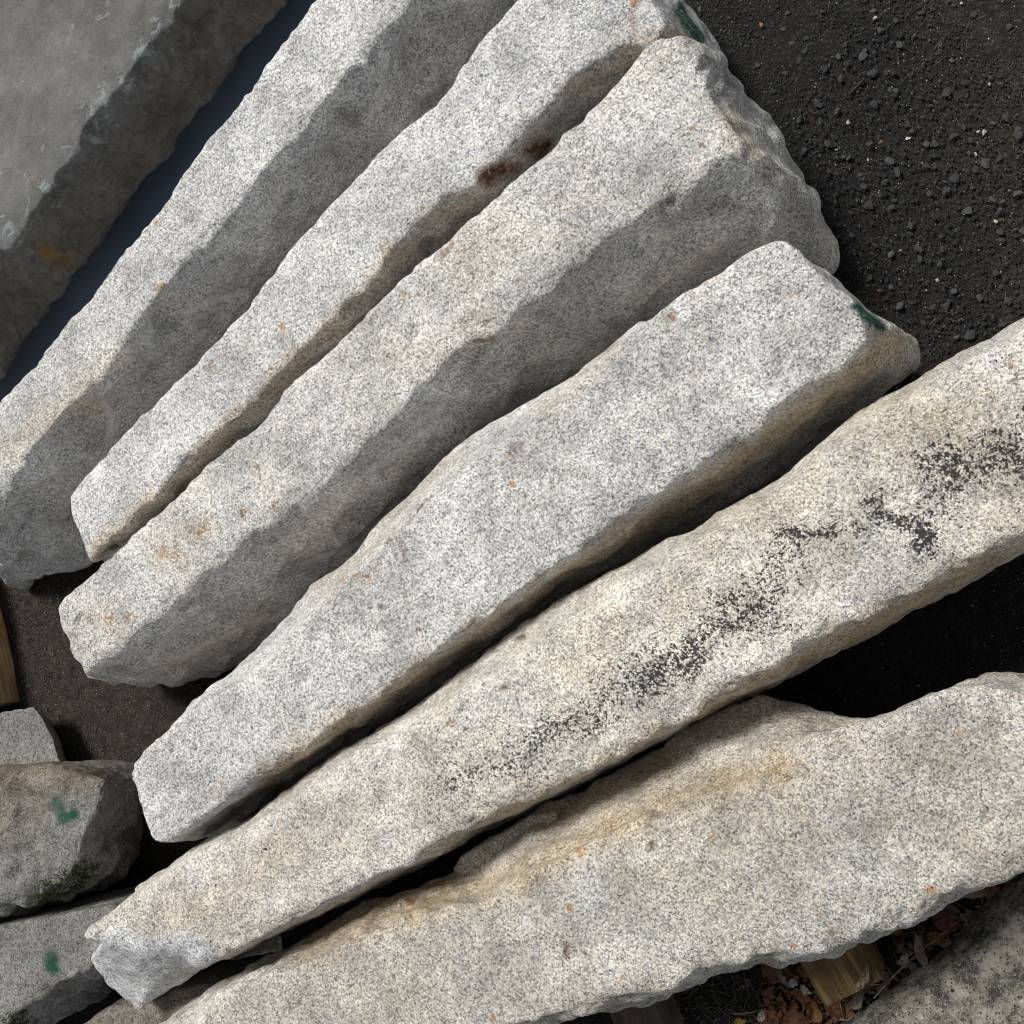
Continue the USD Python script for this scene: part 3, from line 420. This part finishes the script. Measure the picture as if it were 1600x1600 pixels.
# ------------------------------------------------------------------ concrete at the lower right
CONC = ramp_mat('old_concrete', 26.0, [(.34, (.026, .026, .025)), (.44, (.055, .053, .047)), (.50, (.16, .148, .122)), (.60, (.34, .315, .255))], rough=.92, bump_scale=95, bump=1.0, dist=.006, detail=12.0, nrough=.82,
                extra=[(240, .66, .72, (.035, .035, .036)), (370, .80, .86, (.26, .24, .19)), (110, .955, .965, (.028, .029, .033)), (520, .94, .95, (.55, .50, .41)), (190, .965, .975, (.38, .35, .27))])
rk = [(1310, 1680, 1270, 1625), (1365, 1632, 1322, 1600), (1392, 1604, 1347, 1579), (1428, 1578, 1384, 1552), (1466, 1550, 1422, 1524), (1503, 1522, 1459, 1496), (1541, 1492, 1497, 1466), (1569, 1458, 1525, 1432), (1606, 1420, 1562, 1393), (1642, 1382, 1600, 1356), (1730, 1292, 1690, 1268), (1900, 1310), (1900, 1800), (1310, 1800)]
post('concrete_kerb', stone(rk, .10, .01, .0, off=.01, L=.006, it=12, seed=1313, amp=.9, inset=.0, bulge=.008), CONC, 'old weathered concrete kerb with exposed pebbles in the lower right corner', cat='kerb', group=None)

# ------------------------------------------------------------------ timbers
def timber(pxa, pxb, z, w, h, mat, label, seed, ends=(True, True)):
    """Sawn bearer along its top centre line from pixel a to pixel b."""
    A, B = unproject(*map(float, pxa), z), unproject(*map(float, pxb), z)
    d = B - A; ln = np.linalg.norm(d); d /= ln; s = np.array([-d[1], d[0], 0])
    cs = manifold3d.CrossSection([[(-w / 2, -h), (w / 2, -h), (w / 2, 0), (-w / 2, 0)]]).offset(-.006, manifold3d.JoinType.Round).offset(.006, manifold3d.JoinType.Round, circular_segments=16)
    mf = manifold3d.Manifold.extrude(cs, ln).refine_to_length(.008).to_mesh()
    p, f = np.array(mf.vert_properties[:, :3], float), np.array(mf.tri_verts, int)
    v = A + p[:, :1] * s + p[:, 2:3] * d + p[:, 1:2] * np.array([0, 0, 1.0])
    n = normals(v, f); q = np.c_[p[:, 0], p[:, 1], p[:, 2] * .12]
    v = v + n * (.0022 * fbm(q, .012, 3, seed) + .003 * fbm(p, .09, 2, seed + 3))[:, None]
    at = np.array([*v[:, :2].mean(0), v[:, 2].min()])
    return tag(obj('timber', (v, f), wood(mat), attrs={'grain': p[:, [0, 1, 2]] + seed}, at=at), label, 'timber', 'timbers under the stones')
WOODS = {}
def wood(kind):
    if kind in WOODS: return WOODS[kind]
    base = {'fresh': [(.25, (.22, .13, .06)), (.48, (.42, .27, .13)), (.56, (.28, .17, .08)), (.75, (.55, .39, .22))], 'wet': [(.22, (.035, .020, .007)), (.42, (.15, .09, .028)), (.5, (.08, .048, .014)), (.6, (.20, .13, .045)), (.8, (.30, .21, .10))], 'grey': [(.25, (.040, .030, .021)), (.45, (.10, .078, .054)), (.55, (.055, .042, .03)), (.75, (.17, .138, .10))]}[kind]
    nodes = {'a': ('attribute', {'attribute': 'grain'}), 'map': ('mapping', {'scale': (60.0, 60.0, 3.5)}), 'n': ('noise_texture', {'scale': 1.0, 'detail': 6.0, 'roughness': .65, 'distortion': .4}), 'r': ('rgb_ramp', {'ramp': base}),
             'n2': ('noise_texture', {'scale': 14.0, 'detail': 4.0}), 't2': ('map_range', {'from_min': .35, 'from_max': .65, 'to_min': .55, 'to_max': 1.2}), 'cc': ('combine_color', {}), 'mm': ('mix', {'mix_type': 'multiply', 'fac': 1.0}),
             'bump': ('bump', {'strength': .8, 'distance': .003}), 'p': ('principled_bsdf', {'roughness': .75, 'specular_ior_level': .3})}
    WOODS[kind] = usdkit.material(stage, f'/World/Looks/{kind}_wood', nodes, [('a.vector', 'map.vector'), ('map.vector', 'n.vector'), ('a.vector', 'n2.vector'), ('n.fac', 'r.fac'), ('n2.fac', 't2.value'), ('t2.result', 'cc.r'), ('t2.result', 'cc.g'), ('t2.result', 'cc.b'),
        ('r.color', 'mm.color1'), ('cc.color', 'mm.color2'), ('mm.color', 'p.base_color'), ('n.fac', 'bump.height'), ('bump.normal', 'p.normal')], surface='p.BSDF')
    return WOODS[kind]
timber((1200, 1330), (1334, 1552), .095, .098, .095, 'wet', 'yellow brown timber end poking out under the lowest granite post among leaves', 5)
timber((900, 1330), (1012, 1640), .095, .085, .095, 'grey', 'grey brown timber under the lowest granite post near the bottom edge', 6)
timber((-84, 900), (-41, 1112), .09, .085, .09, 'fresh', 'light tan timber at the left edge between post and block', 7)

# ------------------------------------------------------------------ chips and grit on the dirt
rng = np.random.default_rng(77)
CH = [ramp_mat(f'chip_{n}', 60, r, rough=.8, bump_scale=220, bump=.4) for n, r in (('slate', [(.3, (.019, .0192, .0196)), (.7, (.038, .0385, .039))]), ('grey', [(.3, (.030, .0305, .031)), (.7, (.060, .0605, .061))]), ('black', [(.3, (.009, .009, .009)), (.7, (.021, .0208, .0205))]), ('cream', [(.3, (.30, .27, .21)), (.7, (.48, .45, .38))]), ('rusty', [(.3, (.16, .06, .02)), (.7, (.3, .13, .05))]))]
def pebble(r, flat=.5, rnd=0, n=14):
    p = rng.normal(0, 1, (n, 3)); p /= np.linalg.norm(p, axis=1, keepdims=True); p *= r * rng.uniform(.75, 1.1, (n, 1)) * np.array([1, rng.uniform(.55, .95), flat])
    a = rng.uniform(0, 6.28); c, s = math.cos(a), math.sin(a); p = p @ np.array([[c, s, 0], [-s, c, 0], [0, 0, 1]])
    h = trimesh.convex.convex_hull(p); return np.array(h.vertices), np.array(h.faces)
hull_px = []
def on_dirt(x, y):
    """True where the photograph shows open dirt at the upper right."""
    edge = np.interp(y, [0, 45, 115, 240, 320, 400, 470, 520], [1085, 1105, 1145, 1240, 1280, 1320, 1370, 1440])
    lim = np.interp(x, [1290, 1440, 1548, 1600], [640, 560, 510, 480])
    return x > edge - 22 and y < lim + 10
big = [(1278, 162, 15), (1457, 14, 13), (1521, 22, 11), (1348, 88, 14), (1310, 88, 10), (1314, 122, 11), (1183, 102, 9), (1363, 115, 13), (1248, 187, 11), (1281, 190, 9), (1293, 224, 14), (1478, 145, 15), (1490, 212, 13), (1461, 224, 14), (1359, 226, 12), (1390, 252, 16), (1402, 268, 14), (1383, 284, 13), (1493, 278, 17), (1481, 296, 14), (1476, 298, 12), (1358, 322, 15), (1512, 330, 14), (1540, 255, 17), (1592, 302, 17), (1562, 362, 14), (1392, 397, 11), (1434, 388, 12), (1438, 404, 11), (1468, 414, 12), (1530, 466, 12), (1516, 522, 20), (1478, 478, 15), (1405, 478, 13), (1590, 210, 14), (1572, 184, 11), (1404, 69, 11), (1231, 20, 10), (1236, 68, 10), (1257, 236, 12), (1320, 245, 10), (1446, 260, 12), (1452, 302, 12), (1350, 292, 11), (1562, 330, 12), (1505, 200, 10), (1600, 360, 13), (1425, 205, 9), (1575, 470, 15), (1490, 455, 11), (1385, 112, 9), (1260, 60, 9)]
def put(name, x, y, r, mat, label, cat, group, flat=.5, n=14):
    c = unproject(float(x), float(y), .006); v, f = pebble(r, flat, n=n); v = v + [0, 0, r * flat * .02]
    return tag(obj(name, (v + c, f), mat, smooth=False, at=np.array([c[0], c[1], 0.0])), label, cat, group)
for x, y, r in big:
    put('stone_chip', x, y, r * .00078 * rng.uniform(.75, 1.0), CH[int(rng.choice([0, 0, 1]))], 'small angular dark grey stone chip lying on the black dirt', 'stone chip', 'dark stone chips on the dirt', flat=rng.uniform(.18, .34))
k = 0
while k < 110:
    x, y = rng.uniform(1090, 1610), rng.uniform(-5, 640)
    if on_dirt(x, y) and rng.uniform() < np.clip((x - 1090) / 200, .25, 1):
        put('stone_chip', x, y, rng.uniform(.0040, .0080), CH[int(rng.choice([0, 0, 1, 2]))], 'small angular dark grey stone chip lying on the black dirt', 'stone chip', 'dark stone chips on the dirt', flat=rng.uniform(.18, .4), n=11); k += 1
for x, y, r in [(1537, 207, 5), (1419, 216, 5), (1528, 206, 3.5), (1546, 132, 4), (1367, 28, 4), (1556, 346, 4), (1306, 234, 3.5), (1524, 240, 5), (1325, 192, 4), (1465, 438, 4), (1502, 5, 4), (1407, 392, 3), (1356, 250, 3.5)]:
    put('pale_pebble', x, y, r * .001, CH[3], 'tiny cream coloured pebble on the black dirt', 'pebble', 'cream pebbles on the dirt', flat=.8)
for x, y, r in [(1190, 39, 6), (1376, 222, 4.5), (1272, 177, 3.5), (1374, 454, 4)]:
    put('rusty_pebble', x, y, r * .001, CH[4], 'tiny orange brown pebble on the black dirt', 'pebble', 'orange pebbles on the dirt', flat=.8)
def grit(n, sampler, rlo, rhi, mat):
    V, Fc, c = [], [], 0
    for _ in range(n):
        x, y = sampler(); p = unproject(x, y, .004); r = rlo + (rhi - rlo) * rng.uniform() ** 2.5
        v = rng.normal(0, 1, (6, 3)); v = np.array([[1, 0, 0], [-1, 0, 0], [0, 1, 0], [0, -1, 0], [0, 0, 1], [0, 0, -1.0]]) * r * rng.uniform(.5, 1.1, (6, 1)) @ np.linalg.qr(v[:3])[0]
        v[:, 2] *= .45; V.append(v + p); Fc.append(OCT + c); c += 6
    return np.vstack(V), np.vstack(Fc)
OCT = np.array([(0, 2, 4), (2, 1, 4), (1, 3, 4), (3, 0, 4), (2, 0, 5), (1, 2, 5), (3, 1, 5), (0, 3, 5)])
def s_right():
    while True:
        x, y = rng.uniform(1080, 1640), rng.uniform(-20, 650)
        if on_dirt(x, y): return x, y
def s_left(): return rng.uniform(-10, 330), rng.uniform(880, 1400)
def s_hole(): return rng.uniform(1230, 1640), rng.uniform(880, 1130)
def s_low(): return rng.uniform(930, 1600), rng.uniform(1400, 1610)
tag(obj('grit', grit(9000, s_right, .0010, .0042, None), CH[2], smooth=False), 'black and grey grit strewn over the dirt at the upper right', 'grit', kind='stuff')
tag(obj('grit', grit(2000, s_right, .0010, .0036, None), CH[1], smooth=False), 'lighter grey grit mixed into the dirt at the upper right', 'grit', kind='stuff')
tag(obj('grit', grit(260, s_right, .0008, .0018, None), CH[3], smooth=False), 'cream specks of sand on the dirt at the upper right', 'grit', kind='stuff')
GRB = ramp_mat('brown_grit', 80, [(.3, (.045, .036, .028)), (.7, (.12, .10, .08))])
tag(obj('grit', grit(2600, s_left, .0010, .0032, None), GRB, smooth=False), 'brown grit on the ground between the post ends and the left blocks', 'grit', kind='stuff')
tag(obj('grit', grit(1600, s_hole, .0010, .0034, None), CH[2], smooth=False), 'dark grit in the shadowed hole between the two lowest posts', 'grit', kind='stuff')
tag(obj('grit', grit(1800, s_low, .0010, .0040, None), CH[2], smooth=False), 'dark grit beside the kerb at the bottom', 'grit', kind='stuff')

# threaded screw
A, B = unproject(1326., 148., .006), unproject(1350., 124., .006)
n = 60; t = np.linspace(0, 1, n); prof = .0021 + .0007 * np.sin(t * 2 * math.pi * 13); prof[t > .93] = .0042; prof[0] = prof[-1] = .0002
d = (B - A) / np.linalg.norm(B - A); s = np.array([-d[1], d[0], 0]); a = np.arange(10) / 10 * 2 * math.pi
v = (A + (B - A) * t[:, None])[:, None] + prof[:, None, None] * (np.cos(a)[None, :, None] * s + np.sin(a)[None, :, None] * np.array([0, 0, 1.0])); v = v.reshape(-1, 3)
i, j = np.meshgrid(np.arange(n - 1), np.arange(10), indexing='ij'); i, j = i.ravel(), j.ravel(); jn = (j + 1) % 10
f = np.vstack([np.c_[i * 10 + j, i * 10 + 10 + jn, i * 10 + jn], np.c_[i * 10 + j, i * 10 + 10 + j, i * 10 + 10 + jn]])[:, ::-1]
tag(obj('screw', (v, f), ramp_mat('dark_iron', 120, [(.3, (.018, .017, .016)), (.7, (.05, .042, .035))], rough=.6), at=np.array([*v[:, :2].mean(0), v[:, 2].min()])), 'dark threaded screw lying on the black dirt', 'screw')

# ------------------------------------------------------------------ leaves, stems and dry grass
LEAFM = {n: ramp_mat(f'{n}_leaf', 45, r, rough=.65, bump_scale=160, bump=.5) for n, r in (('red', [(.3, (.050, .017, .010)), (.5, (.095, .034, .018)), (.7, (.14, .055, .03))]), ('rust', [(.3, (.075, .030, .011)), (.5, (.14, .058, .02)), (.7, (.20, .092, .035))]), ('tan', [(.3, (.12, .092, .062)), (.7, (.24, .195, .14))]), ('pale', [(.3, (.26, .245, .20)), (.7, (.42, .40, .34))]), ('yellow', [(.3, (.25, .17, .03)), (.7, (.4, .28, .05))]))}
def leaf(x, y, ln, wd, ang, z, curl, fold, tilt, mat, label):
    """A dead leaf: pointed oval with a midrib crease, curled along and across."""
    nu, nv = 15, 9
    u, w = np.meshgrid(np.linspace(0, 1, nu), np.linspace(-1, 1, nv), indexing='ij')
    half = wd / 2 * np.sin(np.pi * u ** .85) ** .8 * (1 + .10 * np.sin(u * 21 + x)) + .0004
    P = np.stack([(u - .5) * ln, w * half, np.abs(w) * half * fold - curl * ln * 4 * (u - .5) ** 2 + .002 * np.sin(u * 9 + w * 3 + y) + .0015 * np.sin(17 * u - 5 * w)], -1).reshape(-1, 3)
    c, s = math.cos(tilt), math.sin(tilt); P = P @ np.array([[1, 0, 0], [0, c, s], [0, -s, c]])
    c, s = math.cos(ang), math.sin(ang); P = P @ np.array([[c, s, 0], [-s, c, 0], [0, 0, 1]])
    i, j = np.meshgrid(np.arange(nu - 1), np.arange(nv - 1), indexing='ij'); k = (i * nv + j).ravel()
    f = np.vstack([np.c_[k, k + nv, k + nv + 1], np.c_[k, k + nv + 1, k + 1]])
    n = normals(P, f); th = .0004; V = np.vstack([P + n * th, P - n * th]); m_ = len(P)
    rim = list(range(0, nv)) + [r * nv + nv - 1 for r in range(1, nu)] + [(nu - 1) * nv + q for q in range(nv - 2, -1, -1)] + [r * nv for r in range(nu - 2, 0, -1)]
    a, b = np.array(rim), np.roll(rim, -1)
    Fc = np.vstack([f, f[:, ::-1] + m_, np.c_[a, b, b + m_], np.c_[a, b + m_, a + m_]])
    V[:, 2] -= V[:, 2].min(); V = V + unproject(float(x), float(y), z)
    at = np.array([*V[:, :2].mean(0), V[:, 2].min()])
    return tag(obj('dead_leaf', (V, Fc), LEAFM[mat], at=at), label, 'leaf', 'dead leaves between post and kerb')
px = .00096
for a in [(1216, 1512, 60, 44, -.5, .006, .12, .3, .2, 'red', 'broad dark red leaf half under the lowest post left of the yellow timber'),
          (1223, 1523, 34, 12, -1.2, .016, .15, .5, .5, 'tan', 'slim pale brown leaf standing on edge over the dark red leaf'),
          (1240, 1532, 26, 13, .9, .010, .1, .4, .2, 'pale', 'small cream leaf touching the left side of the yellow timber'),
          (1260, 1545, 22, 12, -.6, .012, .2, .4, .3, 'pale', 'small whitish curled leaf below the cream leaf'),
          (1222, 1585, 48, 20, 1.35, .010, .08, .5, .7, 'rust', 'orange brown folded leaf standing near the bottom edge'),
          (1207, 1590, 50, 40, .2, .005, .1, .2, .1, 'red', 'reddish leaf lying flat at the bottom edge left of the folded leaf'),
          (1245, 1592, 46, 36, -.3, .008, .15, .25, -.2, 'red', 'reddish brown leaf at the bottom edge below the timber end'),
          (1270, 1578, 40, 26, 1.45, .012, .22, .9, .3, 'rust', 'curled brown tube of a leaf in front of the timber end'),
          (1190, 1585, 22, 12, 1.1, .010, .1, .4, .3, 'pale', 'pale grey leaf scrap left of the reddish leaves'),
          (1157, 1594, 20, 11, .3, .008, .08, .3, .1, 'yellow', 'small yellow leaf on the dirt at the bottom edge'),
          (1349, 1526, 44, 13, 1.2, .100, .08, .5, .4, 'tan', 'narrow tan leaf draped over the right corner of the timber end'),
          (1338, 1560, 40, 18, 1.0, .030, .15, .4, .3, 'tan', 'brown grey leaf beside the kerb below the timber end'),
          (1440, 1490, 62, 15, -1.3, .030, .05, .4, .3, 'tan', 'long grey brown strip of leaf between timber and kerb'),
          (1412, 1497, 24, 12, .9, .02, .12, .4, .2, 'pale', 'small white leaf among the dry grass'),
          (1478, 1438, 44, 36, -.2, .015, .12, .3, .2, 'red', 'dark red leaf under the post edge beside the kerb'),
          (1462, 1461, 28, 22, .4, .018, .2, .5, .2, 'rust', 'crumpled brown leaf below the dark red leaf by the kerb'),
          (1520, 1392, 62, 16, .15, .03, .1, .5, .3, 'tan', 'long curled tan leaf right under the edge of the lowest post'),
          (1550, 1384, 24, 14, -.2, .035, .15, .4, .3, 'rust', 'small reddish leaf tip at the right end of the long curled leaf'),
          (1305, 1572, 36, 24, -.4, .014, .2, .5, -.3, 'red', 'dark brown leaf against the foot of the timber end'),
          (1400, 1448, 26, 18, .5, .02, .15, .4, .2, 'rust', 'orange leaf scrap tucked under the post beside the timber')]:
    leaf(a[0], a[1], a[2] * px, a[3] * px, *a[4:])
STEM = ramp_mat('dry_stem', 60, [(.3, (.11, .085, .05)), (.7, (.24, .19, .12))])
def strand(p0, p1, r, sag, rg):
    n = 7; t = np.linspace(0, 1, n); P = p0 + (p1 - p0) * t[:, None]; L = np.linalg.norm(p1 - p0)
    P[:, 2] += sag * L * 4 * t * (1 - t); P[:, :2] += (np.sin(t * math.pi) * L * rg.normal(0, .07))[:, None] * np.array([(p1 - p0)[1], -(p1 - p0)[0]]) / max(L, 1e-6)
    d = (p1 - p0) / L; s = np.cross(d, [0, 0, 1.0]); s /= np.linalg.norm(s) + 1e-9; b = np.cross(s, d); a = np.arange(5) / 5 * 2 * math.pi
    v = (P[:, None] + (r * (1 - .6 * t))[:, None, None] * (np.cos(a)[None, :, None] * s + np.sin(a)[None, :, None] * b)).reshape(-1, 3)
    i, j = np.meshgrid(np.arange(n - 1), np.arange(5), indexing='ij'); i, j = i.ravel(), j.ravel(); jn = (j + 1) % 5
    return v, np.vstack([np.c_[i * 5 + j, i * 5 + jn, i * 5 + 5 + jn], np.c_[i * 5 + j, i * 5 + 5 + jn, i * 5 + 5 + j]])
rg = np.random.default_rng(5)
for x0, y0, x1, y1, lab in [(1365, 1560, 1495, 1443, 'long thin dry stem lying along the kerb beside the leaves'), (1310, 1552, 1335, 1545, 'short pale straw on the end of the yellow timber'), (1308, 1547, 1318, 1592, 'thin straw hanging down from the yellow timber end'), (1360, 1538, 1388, 1532, 'pale straw at the right corner of the yellow timber'), (1312, 1593, 1332, 1590, 'short straw by the kerb at the bottom edge'), (1145, 1584, 1195, 1576, 'thin straw above the yellow leaf')]:
    v, f = strand(unproject(float(x0), float(y0), .10 if y0 < 1553 and x0 < 1365 else .05), unproject(float(x1), float(y1), .06 if x1 > 1400 else .05), .0011, .1, rg)
    tag(obj('dry_straw', (v, f), STEM, at=np.array([*v[:, :2].mean(0), v[:, 2].min()])), lab, 'straw', 'dry straws by the kerb')
def grass(n, sampler, ll, lh, zz, r):
    V, Fc, c = [], [], 0
    for _ in range(n):
        x, y = sampler(); p = unproject(float(x), float(y), .004); a = rg.uniform(0, 6.28); L = rg.uniform(ll, lh)
        v, f = strand(p, p + np.array([math.cos(a) * L, math.sin(a) * L, rg.uniform(.0, zz)]), r * rg.uniform(.6, 1.1), rg.uniform(0, .2), rg); V.append(v); Fc.append(f + c); c += len(v)
    return np.vstack(V), np.vstack(Fc)
def litter(n, sampler, mat, lab):
    V, Fc, c = [], [], 0
    for _ in range(n):
        x, y = sampler(); p = unproject(float(x), float(y), rg.uniform(.004, .016)); L, w = rg.uniform(.004, .013), rg.uniform(.3, .7)
        a = rg.normal(0, 1, (3, 3)); a[:, 2] *= .35; q = np.linalg.qr(a.T)[0].T; q = q if abs(q[2][2]) > .3 else np.eye(3)
        v = np.array([[-1, 0, .1], [-.3, w, -.05], [.5, w * .8, .08], [1, 0, .2], [.4, -w, -.06], [-.4, -w * .9, .06], [0, 0, .12]]) * L @ q + p
        V.append(v); Fc.append(np.array([[6, i, (i + 1) % 6] for i in range(6)][:5] + [[6, 5, 0]]) + c); c += 7
    tag(obj('leaf_litter', (np.vstack(V), np.vstack(Fc)), mat, smooth=False), lab, 'leaf litter', kind='stuff')
litter(170, lambda: (rg.uniform(1195, 1330), rg.uniform(1515, 1605)), LEAFM['rust'], 'brown leaf crumbs round the timber end at the bottom')
litter(120, lambda: (lambda t: (1320 + 260 * t + rg.normal(0, 14), 1575 - 190 * t + rg.normal(0, 14)))(rg.uniform()), LEAFM['tan'], 'pale leaf crumbs along the kerb under the lowest post')
def s_g1():
    t = rg.uniform(); return 1300 + 210 * t + rg.normal(0, 10), 1590 - 190 * t + rg.normal(0, 16)
tag(obj('dry_grass', grass(170, s_g1, .012, .045, .04, .0006), STEM), 'dry grass and needles between the lowest post and the kerb', 'dry grass', kind='stuff')
tag(obj('dry_grass', grass(120, lambda: (rg.uniform(1060, 1230), rg.uniform(1520, 1605)), .012, .05, .012, .00045), STEM), 'thin dead grass on the dirt at the bottom between the timbers', 'dry grass', kind='stuff')
tag(obj('dry_grass', grass(90, s_right, .006, .02, .004, .0004), LEAFM['tan']), 'tiny dry needles scattered on the dirt at the upper right', 'dry grass', kind='stuff')
